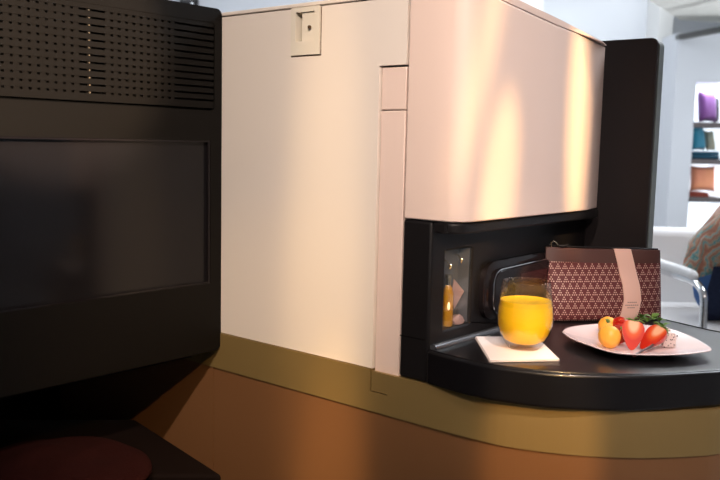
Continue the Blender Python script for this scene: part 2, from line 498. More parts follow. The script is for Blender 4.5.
obj('cornice', prism([(c1.x, c1.y), (c2.x, c2.y), (c2.x+nn_.x, c2.y+nn_.y), (c1.x+nn_.x, c1.y+nn_.y)], 2.0, 2.045), M['beam'], su)

def cushion(name, px, d, z, w, h, t, m, tilt, label, turn=0.0, group=None):
    """pillow standing on its lower edge, pinched corners and a seam"""
    bm = bmesh.new(); n = 14
    top, bot = [], []
    for j in range(n+1):
        ra, rb = [], []
        for i in range(n+1):
            u, v = i/n*2-1, j/n*2-1
            e = (1-u**4)*(1-v**4)
            th = t*0.5*max(0, e)**0.55*(1+0.12*noise.noise(Vector((u*2, v*2, px))))
            pin = 1-0.10*(1-abs(u)**2)*abs(v)**3; pin2 = 1-0.10*(1-abs(v)**2)*abs(u)**3
            x = u*w/2*pin2; zz = v*h/2*pin+h/2
            ra.append(bm.verts.new((x, -th, zz)))
            rb.append(bm.verts.new((x, th, zz)) if 0 < i < n and 0 < j < n else ra[-1])
        top.append(ra); bot.append(rb)
    for j in range(n):
        for i in range(n):
            bm.faces.new((top[j][i], top[j][i+1], top[j+1][i+1], top[j+1][i]))
            f = (bot[j][i], bot[j+1][i], bot[j+1][i+1], bot[j][i+1])
            bm.faces.new(f)
    r = (P(px, 150, d)).dot(RH)
    ang = math.atan2(RH.y, RH.x)
    mt = Matrix.Translation(W(r, d, z)) @ Matrix.Rotation(ang+turn, 4, 'Z') @ Matrix.Rotation(tilt, 4, 'X')
    bm.transform(mt)
    zmin = min(v.co.z for v in bm.verts)
    bm.transform(Matrix.Translation((0, 0, z-zmin+0.001)))
    o = obj(name, bm, m, smooth=True, sharp=180)
    tag(o, label, 'cushion', group)
    return o
cushion('cushion', 705.5, UD+0.12, shelf_z[0], 0.175, 0.29, 0.11, M['purple'], -0.15, 'purple velvet cushion on the top shelf of the lit wall niche', turn=0.25)
cushion('cushion', 717.5, UD+0.22, shelf_z[0], 0.13, 0.25, 0.08, M['slate'], -0.15, 'dark grey cushion on the top shelf beside the purple one', turn=0.2)
cushion('cushion', 698, UD+0.13, shelf_z[1]+0.075, 0.175, 0.235, 0.09, M['teal'], -0.2, 'bright teal cushion on the middle shelf of the lit wall niche', turn=0.5)
cushion('cushion', 711, UD+0.22, shelf_z[1]+0.075, 0.10, 0.20, 0.06, M['sage'], -0.3, 'sage and tan cushion leaning right of the teal cushion', turn=0.3)
cushion('cushion', 705, UD+0.13, shelf_z[2]+0.045, 0.235, 0.24, 0.12, M['coral'], -0.15, 'orange and coral cushion on the lowest shelf of the lit wall niche')
def folded(px0, px1, z, h, m, label):
    t = empty('folded_blanket', W(rr((px0+px1)/2), UD+0.17, z), label=label, cat='blanket')
    for k in range(2):
        obj('fold', rbox(rr(px0)+0.004*k, rr(px1)-0.006*k, UD+0.03, UD+0.30, z+k*h/2+0.001, z+(k+1)*h/2), m, t, bevel=h*0.2)
folded(693, 722, shelf_z[1], 0.072, M['navyteal'], 'deep teal folded blanket under the teal and sage cushions')
folded(689.5, 714, shelf_z[2], 0.042, M['brick'], 'brick red folded blanket under the orange and coral cushion')
area('light_shelf', W(oL+0.4, UD+0.1, oT-0.03), W(oL+0.4, UD+0.2, 0), 0.6, 0.15, 4, COOL)

# dark wall display at the far left, only its lower edge in view
dp = P(189, 6, 8.55)
r_d = dp.dot(RH)
dd = empty('wall_display', W(r_d, 8.56, dp.z), label='black wall display above the dark screen unit, only its bottom edge in view', cat='display')
obj('frame', rbox(r_d-0.085, r_d+0.085, 8.52, 8.598, dp.z, dp.z+0.42), M['black'], dd, bevel=0.006)
obj('screen', rbox(r_d-0.07, r_d+0.07, 8.515, 8.519, dp.z+0.03, dp.z+0.39), M['screen'], dd)
obj('display_glint', rbox(r_d+0.03, r_d+0.045, 8.505, 8.514, dp.z+0.012, dp.z+0.027), M['bright'], dd)  # small glowing block that paints a glint on the dark display

# ================================================================== CREAM PARTITION
YP = 0.945
part = empty('suite_partition', (-0.93, YP+0.02, 0), label='cream partition panel with a vertical slot strip and a small latch, right of the screen', cat='partition')
ZT = 1.218
# main panel with a notch for the latch and a notch for the sliding strip
lx0, lx1, lz0 = -0.932, -0.874, 1.149
bm = B(((-1.35, YP, 0.6955), (lx0-.0018, YP+0.03, ZT)), ((lx0-.0018, YP, 0.6955), (lx1+.0028, YP+0.03, lz0-.0024)),
       ((lx1+.0028, YP, 0.6955), (-0.7605, YP+0.03, ZT)), ((-0.7605, YP, 1.1275), (-0.7135, YP+0.03, ZT)))
bmesh.ops.remove_doubles(bm, verts=bm.verts, dist=1e-6)
# drop the doubled inner faces so the panel is one surface
dup_f = {}
for f in list(bm.faces):
    key = tuple(sorted(round(c, 4) for v in f.verts for c in v.co))
obj('panel', bm, M['panel'], part)
obj('top_trim', B(((-1.35, YP-0.0015, ZT+0.0018), (-0.7135, YP+0.032, ZT+0.0075))), M['panel'], part, bevel=0.0012)
obj('backing', B(((-1.34, YP+0.031, 0.60), (-0.7125, YP+0.036, ZT))), M['void'], part)
obj('latch_gap_shade', B(((lx1+0.0003, YP+0.0008, lz0-0.002), (lx1+0.0025, YP+0.003, ZT-0.001)), ((lx0-0.0016, YP+0.0008, lz0-0.002), (lx0-0.0003, YP+0.003, ZT-0.001)), ((lx0-0.0016, YP+0.0008, lz0-0.0022), (lx1+0.0025, YP+0.003, lz0-0.0003))), M['screw'], part)  # dark strips that paint the shade in the gaps round the latch
# the strip in its slot
obj('slot_strip', B(((-0.7582, YP+0.003, 0.6885), (-0.7150, YP+0.028, 1.0655))), M['box'], part, bevel=0.0015)
obj('slot_strip_cap', B(((-0.7582, YP+0.003, 1.0665), (-0.7150, YP+0.028, 1.1248))), M['box'], part, bevel=0.0015)
# latch
latch = obj('latch', B(((lx0, YP-0.0025, lz0), (lx0+0.0095, YP+0.02, ZT+.001)), ((lx1-0.010, YP-0.0025, lz0), (lx1, YP+0.02, ZT+.001)),
                       ((lx0+0.0095, YP-0.0025, lz0), (lx1-0.010, YP+0.02, lz0+0.020)), ((lx0+0.0095, YP-0.0025, ZT-0.006), (lx1-0.010, YP+0.02, ZT+.001)),
                       ((lx0+0.0205, YP+0.0005, lz0+0.0195), (lx1-0.0095, YP+0.018, ZT-0.0055))), M['plastic'], part)
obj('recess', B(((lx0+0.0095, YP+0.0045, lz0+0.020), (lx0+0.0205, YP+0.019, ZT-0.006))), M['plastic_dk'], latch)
obj('slider', B(((lx0+0.030, YP-0.0035, lz0+0.018), (lx0+0.034, YP-0.0012, lz0+0.048))), M['plastic'], latch, bevel=0.0005)
obj('keyhole_plate', B(((lx0+0.035, YP-0.0022, lz0+0.022), (lx0+0.043, YP-0.0012, lz0+0.043))), M['plastic_dk'], latch)
obj('screw', lathe([(0, -0.0015), (0.0026, -0.0015), (0.0026, 0.001), (0, 0.0018)], 16), M['screw'], None, world_coords=False)
sc_o = bpy.data.objects['screw']; sc_o.parent = latch
def to_parent(o, parent_world, mw):
    o.matrix_local = parent_world.inverted() @ mw
PW = Matrix.Translation(part.location)
to_parent(sc_o, PW, Matrix.Translation((lx0+0.0385, YP-0.0028, lz0+0.040)) @ Matrix.Rotation(PI/2, 4, 'X'))

# ================================================================== SCREEN UNIT (left)
XM = -1.0905
mon = empty('seat_screen_unit', (XM-0.05, 0.55, 0.667), label='black seatback screen unit with a slotted speaker grille, left of the cream panel', cat='screen unit')
Y0, Y1 = -0.25, 0.9438
gz0, gz1 = 1.071, 1.207
gy0, gy1 = -0.1, 0.9285
sz0, sz1 = 0.783, 1.0185
sy0, sy1 = -0.1, 0.921
# shell: frame around grille and screen
bm = bmesh.new()
XB = XM-0.075
box(bm, (XB, Y0, 0.667), (XM, Y1, sz0)); box(bm, (XB, Y0, sz1), (XM, Y1, gz0)); box(bm, (XB, Y0, gz1), (XM, Y1, 1.2305))
box(bm, (XB, sy1, sz0), (XM, Y1, sz1)); box(bm, (XB, Y0, sz0), (XM, sy0, sz1))
box(bm, (XB, gy1, gz0), (XM, Y1, gz1)); box(bm, (XB, Y0, gz0), (XM, gy0, gz1))
bmesh.ops.remove_doubles(bm, verts=bm.verts, dist=1e-6)
# outline first so that the outer corners can be rounded
bmO = bmesh.new()
def rounded(y0, y1, z0, z1, r):
    pts = []
    for (cy, cz, a) in ((y1-r, z1-r, 0), (y0+r, z1-r, 90), (y0+r, z0+r, 180), (y1-r, z0+r, 270)):
        for k in range(7):
            t = math.radians(a+90*k/6); pts.append((cy+r*math.cos(t), cz+r*math.sin(t)))
    return pts
bm.free()
def ring_with_holes(outer, holes, x0, x1):
    """flat plate x0..x1 with rectangular holes, as one clean mesh"""
    m_ = bmesh.new()
    edges = []
    def loop(pts):
        vs = [m_.verts.new((x1, y, z)) for y, z in pts]
        for i in range(len(vs)): edges.append(m_.edges.new((vs[i], vs[(i+1) % len(vs)])))
    loop(outer)
    for h in holes: loop(h)
    bmesh.ops.triangle_fill(m_, use_beauty=True, use_dissolve=False, edges=edges)
    g = bmesh.ops.extrude_face_region(m_, geom=list(m_.faces))
    for v in [e for e in g['geom'] if isinstance(e, bmesh.types.BMVert)]: v.co.x = x0
    return m_
def rect(y0, y1, z0, z1): return [(y0, z0), (y1, z0), (y1, z1), (y0, z1)]
shell = ring_with_holes(rounded(Y0, Y1, 0.667, 1.2305, 0.011), [rect(sy0, sy1, sz0, sz1), rounded(gy0, gy1, gz0-0.004, gz1, 0.006)], XB, XM)
obj('shell', shell, M['charcoal'], mon)
obj('back_cover', B(((XB-0.01, Y0+0.01, 0.68), (XB, Y1-0.01, 1.22))), M['charcoal'], mon)
obj('inner_case', B(((XB+0.001, gy0-0.02, gz0-0.02), (XM-0.006, gy1+0.008, gz1+0.004))), M['void'], mon)
sb_ = B(((XM-0.045, sy0, sz0), (XM-0.007, sy1, sz1)))
for v in sb_.verts:
    if v.co.y < 0 and v.co.x > XM-0.02: v.co.x -= 0.010      # the screen is set at a slight angle in its frame
obj('screen', sb_, M['screen'], mon)
obj('screen_gasket', B(((XM-0.0069, sy1-0.004, sz0), (XM-0.001, sy1, sz1)), ((XM-0.0069, sy0, sz0), (XM-0.001, sy1-0.004, sz0+0.003)), ((XM-0.0069, sy0, sz1-0.003), (XM-0.001, sy1-0.004, sz1))), M['black_gloss'], mon)
# grille bars and the short ribs that break the slots into holes
bars = bmesh.new()
nrow = 13
pitch = (gz1-gz0)/nrow
for k in range(nrow):
    z = gz0+k*pitch
    box(bars, (XM-0.005, gy0+0.001, z+0.0032 if k else z), (XM-0.0006, gy1-0.0015, z+pitch))
py_ = 0.0128
for k in range(nrow):
    z = gz0+k*pitch
    i = 0
    y = 0.845
    while y > gy0+0.02:
        yc = y
        near = abs(yc-0.699) < 0.020
        if not near:
            w = 0.0042 if y < 0.73 else 0.0036
            box(bars, (XM-0.005, yc-w, z), (XM-0.0012, yc+w, z+0.0034))
        y -= py_
    box(bars, (XM-0.005, 0.699-0.0030, z), (XM-0.0016, 0.699+0.0030, z+0.0034))
obj('speaker_grille', bars, M['charcoal'], mon)
st = bmesh.new()
for k in range(nrow):
    z = gz0+k*pitch
    box(st, (XM-0.0016, 0.699-0.0010, z+0.0006), (XM-0.0009, 0.699+0.0012, z+0.0024))
y = 0.845
while y > 0.56:
    box(st, (XM-0.0022, y-0.0012, gz0+0.0005), (XM-0.0014, y+0.0012, gz0+0.0015)); y -= py_
obj('grille_glints', st, M['brass'], mon)  # brass specks painting the glints on the centre rib and bottom slot
# ------------------------------------------------------------------ structure below: gold band and copper lower panel
curve = [(-0.662, 0.9400), (-0.616, 0.9330), (-0.575, 0.9310), (-0.542, 0.9350), (-0.483, 0.9560), (-0.433, 0.9900), (-0.386, 1.0350), (-0.345, 1.0920),
         (-0.327, 1.1200), (-0.308, 1.170), (-0.300, 1.225), (-0.308, 1.285), (-0.335, 1.335), (-0.372, 1.357), (-0.407, 1.369)]
lip = [(v.x, v.y) for v in catmull([(x, y, 0) for x, y in curve], 5)]
g_curve = [(-0.70, 0.9425), (-0.64, 0.9425), (-0.60, 0.9440), (-0.54, 0.950), (-0.482, 0.9710), (-0.434, 0.9990), (-0.385, 1.0390), (-0.345, 1.085),
           (-0.325, 1.1150), (-0.306, 1.168), (-0.298, 1.225), (-0.306, 1.285), (-0.33, 1.33), (-0.36, 1.36)]
gcv = [(v.x, v.y) for v in catmull([(x, y, 0) for x, y in g_curve], 5)]
def band(x_start, dz0, dz1, off, m, name, parent, back=1.36, depth=None, x_end=None):
    """strip following the console's front, from x_start, between two heights"""
    front = [(x, y+off) for x, y in gcv]
    if x_start < -0.70: front = [(x_start, 0.9425+off)]+front
    if depth:
        # offset inward
        inner = []
        for i, (x, y) in enumerate(front):
            a = Vector(front[max(i-1, 0)]); c = Vector(front[min(i+1, len(front)-1)])
            t = (c-a).normalized(); n_ = Vector((-t.y, t.x))
            inner.append((x+n_.x*depth, y+n_.y*depth))
        return prism(front+inner[::-1], dz0, dz1)
    return prism(front+[(-0.36, back), (x_start, back)], dz0, dz1)

con = empty('side_console', (-0.55, 1.1, 0), label='curved side console with black tabletop, gold band and copper front, under the glass and plate', cat='console')
# table body (black) with rounded lip
outline = lip+[(-0.51, 1.406), (-0.6615, 1.415), (-0.6615, 0.945)]
bm = prism(lip+[(-0.51, 1.406), (-0.6615, 1.415)], 0.6935, 0.7405)
obj('tabletop', bm, M['tabletop'], con, bevel=0.0045, seg=4)
# shallow raised rim round the table edge
rim_in = []
for i, (x, y) in enumerate(lip):
    a = Vector(lip[max(i-1, 0)]); c = Vector(lip[min(i+1, len(lip)-1)])
    t = (c-a).normalized(); n_ = Vector((-t.y, t.x)); rim_in.append((Vector((x, y, 0))+Vector((n_.x, n_.y, 0))*0.0050))
path = [Vector((p.x, p.y, 0.7404)) for p in rim_in[:-2]]+[Vector((-0.425, 1.366, 0.7404)), Vector((-0.51, 1.397, 0.7404)), Vector((-0.55, 1.405, 0.7404))]
obj('table_rim', tube(path, 0.0014, 8), M['tabletop'], con, smooth=True)
# sill along the niche wall
obj('wall_sill', tube([(-0.6580, 0.949, 0.7412), (-0.6580, 1.05, 0.7412), (-0.6580, 1.2, 0.7412), (-0.6580, 1.40, 0.7412)], 0.0066, 12), M['sill'], con, smooth=True)
# black upstand: column and niche wall with an opening for the small case
x0, x1 = -0.7110, -0.6620
wy0, wy1, wz0, wz1 = 0.979, 1.046, 0.7625, 0.8735
up = ring_with_holes(rect(0.944, 1.4185, 0.6935, 0.9165), [rounded(wy0, wy1, wz0, wz1, 0.003)], x0, x1)
obj('niche_wall', up, M['black'], con, bevel=0.004, seg=3)
obj('column_seam', B(((-0.7105, 0.9432, 0.7524), (-0.668, 0.9445, 0.7538))), M['void'], con)
obj('under_shelf', prism([(-0.661, 0.9445), (-0.640, 0.9445)]+arc(-0.640, 0.9645, 0.02, -90, 0, 6)+[(-0.62, 1.36), (-0.632, 1.40), (-0.661, 1.40)], 0.902, 0.9165), M['black'], con, bevel=0.003)
fr_ = rounded(0.955, 1.06, 0.7535, 0.889, 0.008)
obj('case_back', B(((x0+0.004, wy0+0.0002, wz0+0.0002), (-0.6845, wy1-0.0002, wz1-0.0002))), M['case_grey'], con)
obj('case_lining', B(((-0.6843, wy1-0.0012, wz0+0.001), (-0.6660, wy1-0.0003, wz1-0.001))), M['case_grey'], con)
obj('case_pane', B(((-0.6645, wy0, wz0), (-0.6630, wy1, wz1))), M['pane'], con)
# gold band, cut by the little L-shaped gap under the strip
obj('gold_band', band(-1.35, 0.6325, 0.6620, 0.0, M['gold'], '', con, depth=0.02), M['gold'], con)
obj('gold_band', B(((-1.35, 0.9425, 0.6620), (-0.7620, 0.9625, 0.6945))), M['gold'], con)
bm = band(-0.7300, 0.6620, 0.6635, 0.0, M['gold'], '', con, depth=0.02)
obj('gold_band_spacer', bm, M['gold'], con)
obj('gold_band', band(-0.7590, 0.6635, 0.6925, 0.0, M['gold'], '', con, depth=0.02), M['gold'], con)
obj('band_gap_lining', B(((-0.775, 0.963, 0.640), (-0.70, 0.968, 0.6930))), M['void'], con)
# copper front and its left neighbour beyond the seam
obj('copper_front', band(-1.1100, 0.0, 0.6315, 0.003, M['copper'], '', con, depth=0.02), M['copper'], con)
obj('copper_front', B(((-1.66, 0.9455, 0.0), (-1.1120, 0.9655, 0.6315))), M['copper'], con)
obj('carcass', B(((-1.66, 0.9656, 0.0), (-0.70, 0.985, 0.6315))), M['void'], con)

# ================================================================== OVERHEAD BOX
cab = empty('storage_box', (-0.66, 1.15, 0.917), label='glossy blush storage box cantilevered over the black table niche', cat='cabinet')
def cham_y(z):
    tab = [(0.917, 1.317), (0.968, 1.3195), (1.03, 1.3225), (1.086, 1.3202), (1.125, 1.3043), (1.16, 1.2822), (1.187, 1.2544), (1.24, 1.19)]
    for (a, ya), (b_, yb) in zip(tab, tab[1:]):
        if z <= b_: return ya+(yb-ya)*(z-a)/(b_-a)
    return tab[-1][1]
def top_z(y):       # the box's top falls gently to the rear
    tab = [(0.9, 1.228), (1.02, 1.2146), (1.193, 1.199), (1.347, 1.1912), (1.5, 1.186)]
    for (a, za), (b_, zb_) in zip(tab, tab[1:]):
        if y <= b_: return za+(zb_-za)*(y-a)/(b_-a)
    return tab[-1][1]
rings = []
NZ = 24
for k in range(NZ+1):
    f = k/NZ
    ring = []
    plan_front = [(-0.7095, 0.9435), (-0.665, 0.9415)]+arc(-0.645, 0.9735, 0.030, -80, 0, 10)
    z_nom = 0.918+(1.19-0.918)*f
    yc = cham_y(z_nom)
    side = [(-0.615, 0.9735+(yc-0.9735)*t) for t in (0.25, 0.5, 0.75, 0.96)]+[(-0.6152, yc), (-0.6165, yc+0.006)]
    tail = [(-0.6295, 1.386), (-0.632, 1.3895), (-0.70, 1.3895), (-0.7095, 1.3895)]
    for (x, y) in plan_front+side+tail:
        z = 0.918+(top_z(y)-0.918)*f
        ring.append(Vector((x, y, z)))
    rings.append(ring)
obj('body', loft(rings), M['box'], cab, bevel=0.002, smooth=True, sharp=25)
rt, rb_ = [], []
rimp = [(-0.7095, 0.945), (-0.665, 0.943)]+arc(-0.645, 0.975, 0.0295, -80, 0, 8)+[(-0.616, 1.05), (-0.616, 1.12), (-0.616, 1.2), (-0.6165, 1.3), (-0.618, 1.35), (-0.6285, 1.388), (-0.70, 1.388)]
for x, y in rimp:
    zb2 = top_z(y)+0.0016
    hgt = max(0.0015, 0.0100*(1.352-y)/0.16) if y > 1.19 else 0.0100+0.0
    rb_.append(Vector((x, y, zb2))); rt.append(Vector((x, y, zb2+hgt)))
obj('top_rim', loft([rb_, rt]), M['box'], cab, smooth=True)

# ================================================================== DARK WING behind the table
wing = empty('privacy_wing', (-0.63, 1.43, 0), label='tall dark upright privacy wing behind the clutch bag, right of the blush box', cat='screen panel')
def wing_prof(x0, x1, z1, r):
    return [(x0, 0.0), (x1, 0.0), (x1, z1-r)]+[(x1-r+r*math.cos(math.radians(a)), z1-r+r*math.sin(math.radians(a))) for a in (15, 30, 45, 60, 75, 90)]+[(x0, z1)]
wp = wing_prof(-0.86, -0.5535, 1.2045, 0.012)
bm = loft([[Vector((x, 1.4205, z)) for x, z in wp], [Vector((x, 1.428, z)) for x, z in wp]])
obj('front_panel', bm, M['wing'], wing, bevel=0.002)
wp2 = wing_prof(-0.86, -0.5525, 1.2015, 0.012)
bm = loft([[Vector((x, 1.4282, z)) for x, z in wp2], [Vector((x, 1.4480, z)) for x, z in wp2]])
obj('edge_trim', bm, M['wing_edge'], wing)

# ================================================================== things in the little case
cy = 0
def case_pt(px, py, x=-0.69):
    v = ray(px, py); return CAM+v*((x-CAM.x)/v.x)
zc = wz0+0.0006
BX, BY = -0.6735, 1.0050
bt = empty('amber_bottle', (BX, BY, zc), label='small amber bottle standing in the glazed case of the niche', cat='bottle')
obj('body', lathe([(0, 0), (0.0075, 0), (0.0082, 0.004), (0.0082, 0.046), (0.006, 0.054), (0.0038, 0.059), (0, 0.059)], 24, (BX, BY, zc)), M['amber'], bt, smooth=True)
obj('neck', lathe([(0, 0.0592), (0.0038, 0.0592), (0.0038, 0.068), (0.005, 0.069), (0.0045, 0.074), (0, 0.074)], 20, (BX, BY, zc)), M['brass'], bt, smooth=True)
obj('painted_glint', blob((BX+0.006, BY-0.006, zc+0.030), (0.0020, 0.0022, 0.006), sub=2), M['bottle_glint'], bt, smooth=True)  # painted highlight: a glowing bead on the bottle, no light source here
fan = [Vector((-0.672, 1.018, zc+0.066)), Vector((-0.670, 1.042, zc+0.046)), Vector((-0.672, 1.0200, zc+0.022)), Vector((-0.674, 1.0155, zc+0.042))]
tag(obj('folded_card', loft([fan, [p+Vector((-0.002, 0.0005, 0)) for p in fan]]), M['foil'], bevel=0.0005), 'pink folded card fan beside the amber bottle in the glazed case', 'card')
bm = blob((-0.672, 1.029, zc+0.003), (0.0075, 0.014, 0.010), amp=0.3, freq=3)
for v in bm.verts: v.co.z = max(v.co.z, zc)
tag(obj('crumpled_foil', bm, M['foil'], smooth=True), 'crumpled pink foil at the foot of the glazed case', 'foil')
for y_, zz in ((1.007, 0.850), (1.035, 0.856)):
    hk = tube([(-0.684, y_, zz+0.006), (-0.678, y_, zz+0.006), (-0.674, y_, zz), (-0.674, y_+0.003, zz-0.006), (-0.675, y_+0.006, zz-0.004), (-0.676, y_+0.007, zz+0.001)], 0.0011, 8)
    tag(obj('hook', hk, M['brass'], smooth=True), 'small brass hook at the top %s of the glazed case' % ('left' if y_ < 1.02 else 'right'), 'hook')
spot('light_case', (-0.669, 1.0, 0.871), (-0.676, 1.012, 0.765), 110, 0.018, WARM, 1.0, radius=0.002)

# ================================================================== handset in its cradle on the niche wall
hs = empty('handset_cradle', (-0.6615, 1.19, 0.765), label='glossy black oval handset cradle with a chrome line, behind the juice glass', cat='handset')
def stad(y0, y1, zl, zr, h_l, h_r, r, x, n=8):
    """rounded outline with its own ends: left end at zl +- h_l/2, right end at zr +- h_r/2"""
    c = [(y0, zl-h_l/2), (y1, zr-h_r/2), (y1, zr+h_r/2), (y0, zl+h_l/2)]
    out = []
    for i in range(4):
        p = Vector(c[i]); a = (Vector(c[i-1])-p).normalized(); b_ = (Vector(c[(i+1) % 4])-p).normalized()
        s = p+a*r; e = p+b_*r
        for k in range(n+1):
            t = k/n; q = s*(1-t)**2+p*2*t*(1-t)+e*t*t
            out.append(Vector((x, q.x, q.y)))
    return out
co = stad(1.068, 1.274, 0.805, 0.808, 0.088, 0.086, 0.036, -0.6615)
ci = stad(1.074, 1.268, 0.805, 0.808, 0.076, 0.074, 0.031, -0.6615)
def at_x(l, x): return [Vector((x, p.y, p.z)) for p in l]
obj('bezel', loft([at_x(co, -0.6618), at_x(co, -0.654), at_x(ci, -0.6515)]), M['black_gloss'], hs, smooth=True)
ho = stad(1.084, 1.264, 0.804, 0.808, 0.066, 0.066, 0.024, 0)
hi = stad(1.0865, 1.2615, 0.804, 0.808, 0.0615, 0.0615, 0.022, 0)
obj('handset', loft([at_x(ho, -0.6514), at_x(ho, -0.6465), at_x(hi, -0.6445)]), M['black_gloss'], hs, smooth=True)
cl = at_x(ho, -0.6463); cl.append(cl[0]); 
obj('chrome_line', tube(cl, 0.0012, 6), M['chrome'], hs, smooth=True)
for (y_, z_, r_) in ((1.118, 0.820, 0.0028), (1.116, 0.806, 0.0045), (1.118, 0.791, 0.0028), (1.135, 0.82, 0.0022), (1.135, 0.791, 0.0022)):
    bm = lathe([(0, 0), (r_, 0), (r_, 0.001), (r_*.7, 0.0016), (0, 0.0016)], 16)
    bm.transform(Matrix.Translation((-0.6445, y_, z_)) @ Matrix.Rotation(PI/2, 4, 'Y'))
    obj('button', bm, M['slate'], hs, smooth=True)
obj('handset_screen', B(((-0.6446, 1.16, 0.787), (-0.6440, 1.245, 0.826))), mat('handset_display', (0.06, 0.012, 0.012), 0.15, noise_amt=0.7, noise_scale=60), hs)
for y_, z_, m_ in ((1.082, 0.828, 'brass'), (1.0765, 0.822, 'maroon'), (1.090, 0.834, 'chrome')):
    obj('indicator', blob((-0.6532, y_, z_), (0.0012, 0.0016, 0.0016), sub=2), M[m_], hs, smooth=True)

# ================================================================== napkin and glass of juice
ZTAB = 0.7408
nq = [Vector((-0.6660, 1.0705, 0)), Vector((-0.5640, 0.9430, 0)), Vector((-0.5010, 1.0140, 0)), Vector((-0.5900, 1.1150, 0))]
nq[0] = Vector((-0.6530, 1.0480, 0))
nk = empty('paper_napkin', (-0.59, 1.05, ZTAB), label='square white paper napkin under the glass of juice', cat='napkin')
for k in range(3):
    off = Vector((0.0006*k, -0.0004*k, 0))
    c_ = sum(nq, Vector())/4
    pts = [c_+(q-c_)*(1-0.006*k)+off for q in nq]
    bm = loft([[Vector((p.x, p.y, ZTAB+0.0003+k*0.0011)) for p in pts], [Vector((p.x, p.y, ZTAB+0.0013+k*0.0011)) for p in pts]])
    obj('ply', bm, M['napkin'], nk, bevel=0.0003)
GZ = ZTAB+0.0038
GX, GY = -0.5655, 1.0350
gl = empty('juice_glass', (GX, GY, GZ), label='stemless glass tumbler on the white napkin', cat='glass')
GS = 1.03
outer = [(0, 0.0), (0.0215, 0.0), (0.0245, 0.003), (0.0300, 0.010), (0.0355, 0.0200), (0.0390, 0.031), (0.0400, 0.042), (0.0392, 0.054), (0.0375, 0.068), (0.0346, 0.0885), (0.0340, 0.0908)]
inner = [(0.0332, 0.0908), (0.0332, 0.0880), (0.0361, 0.068), (0.0378, 0.054), (0.0385, 0.042), (0.0376, 0.031), (0.0340, 0.0205), (0.0285, 0.012), (0.0200, 0.0080), (0.0, 0.0065)]
obj('bowl', lathe([(r*0.958, z*GS) for r, z in outer+inner], 64, (GX, GY, GZ)), M['glass'], gl, smooth=True, sharp=180)
jp = [(0.0, 0.00642), (0.0201, 0.00795), (0.0286, 0.01195), (0.0341, 0.02045), (0.0377, 0.031), (0.0386, 0.042), (0.0379, 0.054), (0.0366, 0.0630), (0.0362, 0.0648), (0.0352, 0.0641), (0.0, 0.0638)]
jo = obj('orange_juice', lathe([(r*0.958, z*GS) for r, z in jp], 64, (GX, GY, GZ)), M['juice'], None, smooth=True, sharp=50)
tag(jo, 'bright orange juice filling most of the stemless tumbler', 'juice')

# ================================================================== clutch bag
CA = Vector((-0.6275, 1.2325, ZTAB+0.0005)); CBv = Vector((-0.5000, 1.3875, ZTAB))
e_ = (CBv-CA); e_.z = 0; CL = e_.length+0.001
cl_rz = math.atan2(e_.y, e_.x)
clutch = empty('clutch_bag', CA, cl_rz, label='maroon dotted canvas clutch bag with brown leather top and pink paper band', cat='bag')
CH = 0.119
LEAN = 0.016
def half_th(s, z):
    f = z/CH
    u = (s/CL)*2-1
    edge = max(0.0, 1-abs(u)**7)**0.5
    prof = 0.0155*(1-f)**0.6*(0.75+0.5*math.sin(PI*min(1, f*1.3+0.12))) + 0.0022
    if f < 0.04: prof *= (0.75+0.25*f/0.04)
    return max(0.0012, prof*edge)
def cen_y(z): return 0.0165+LEAN*z/CH
def top_at(s): return CH-0.0055*(s/CL)-0.0012*math.sin(PI*s/CL)
def clutch_shell(za, zb, s0, s1, off, ns=40, nz=20, sfun=None):
    rings = []
    for j in range(nz+1):
        t = j/nz
        fr, bk = [], []
        for i in range(ns+1):
            u = i/ns
            s = s0+(s1-s0)*u
            z = (za+(zb-za)*t)*top_at(s)/CH
            h_ = half_th(s, z)+off
            w = 0.0007*noise.noise(Vector((s*30, z*30, 3)))
            fr.append(Vector((s, cen_y(z)-h_+w, z))); bk.append(Vector((s, cen_y(z)+h_, z)))
        rings.append(fr+bk[::-1])
    return loft(rings)
obj('canvas_body', clutch_shell(0.0, 0.0955, 0.0, CL, 0.0), M['canvas'], clutch, smooth=True, world_coords=False, sharp=60)
obj('leather_band', clutch_shell(0.0957, CH-0.0008, -0.0012, CL-0.001, 0.0009, nz=8), M['leather'], clutch, smooth=True, world_coords=False, sharp=60)
obj('zipper', tube([(0.002, cen_y(CH), CH+0.0004), (CL*0.35, cen_y(CH), CH-0.0020), (CL*.7, cen_y(CH), CH-0.0040), (CL-0.004, cen_y(CH), CH-0.0052)], 0.0016, 8), M['black'], clutch, smooth=True, world_coords=False)
pull = obj('zipper_pull', tube([(0.008, 0.030, CH-0.001), (0.006, 0.029, CH+0.006), (0.011, 0.028, CH+0.009), (0.016, 0.028, CH+0.006), (0.020, 0.028, CH)], 0.0013, 8), M['brass'], clutch, smooth=True, world_coords=False)
obj('pull_tab', tube([(0.020, 0.026, CH+0.0015), (0.027, 0.024, CH+0.0012), (0.033, 0.024, CH+0.003)], 0.0018, 8), M['black'], clutch, smooth=True, world_coords=False)
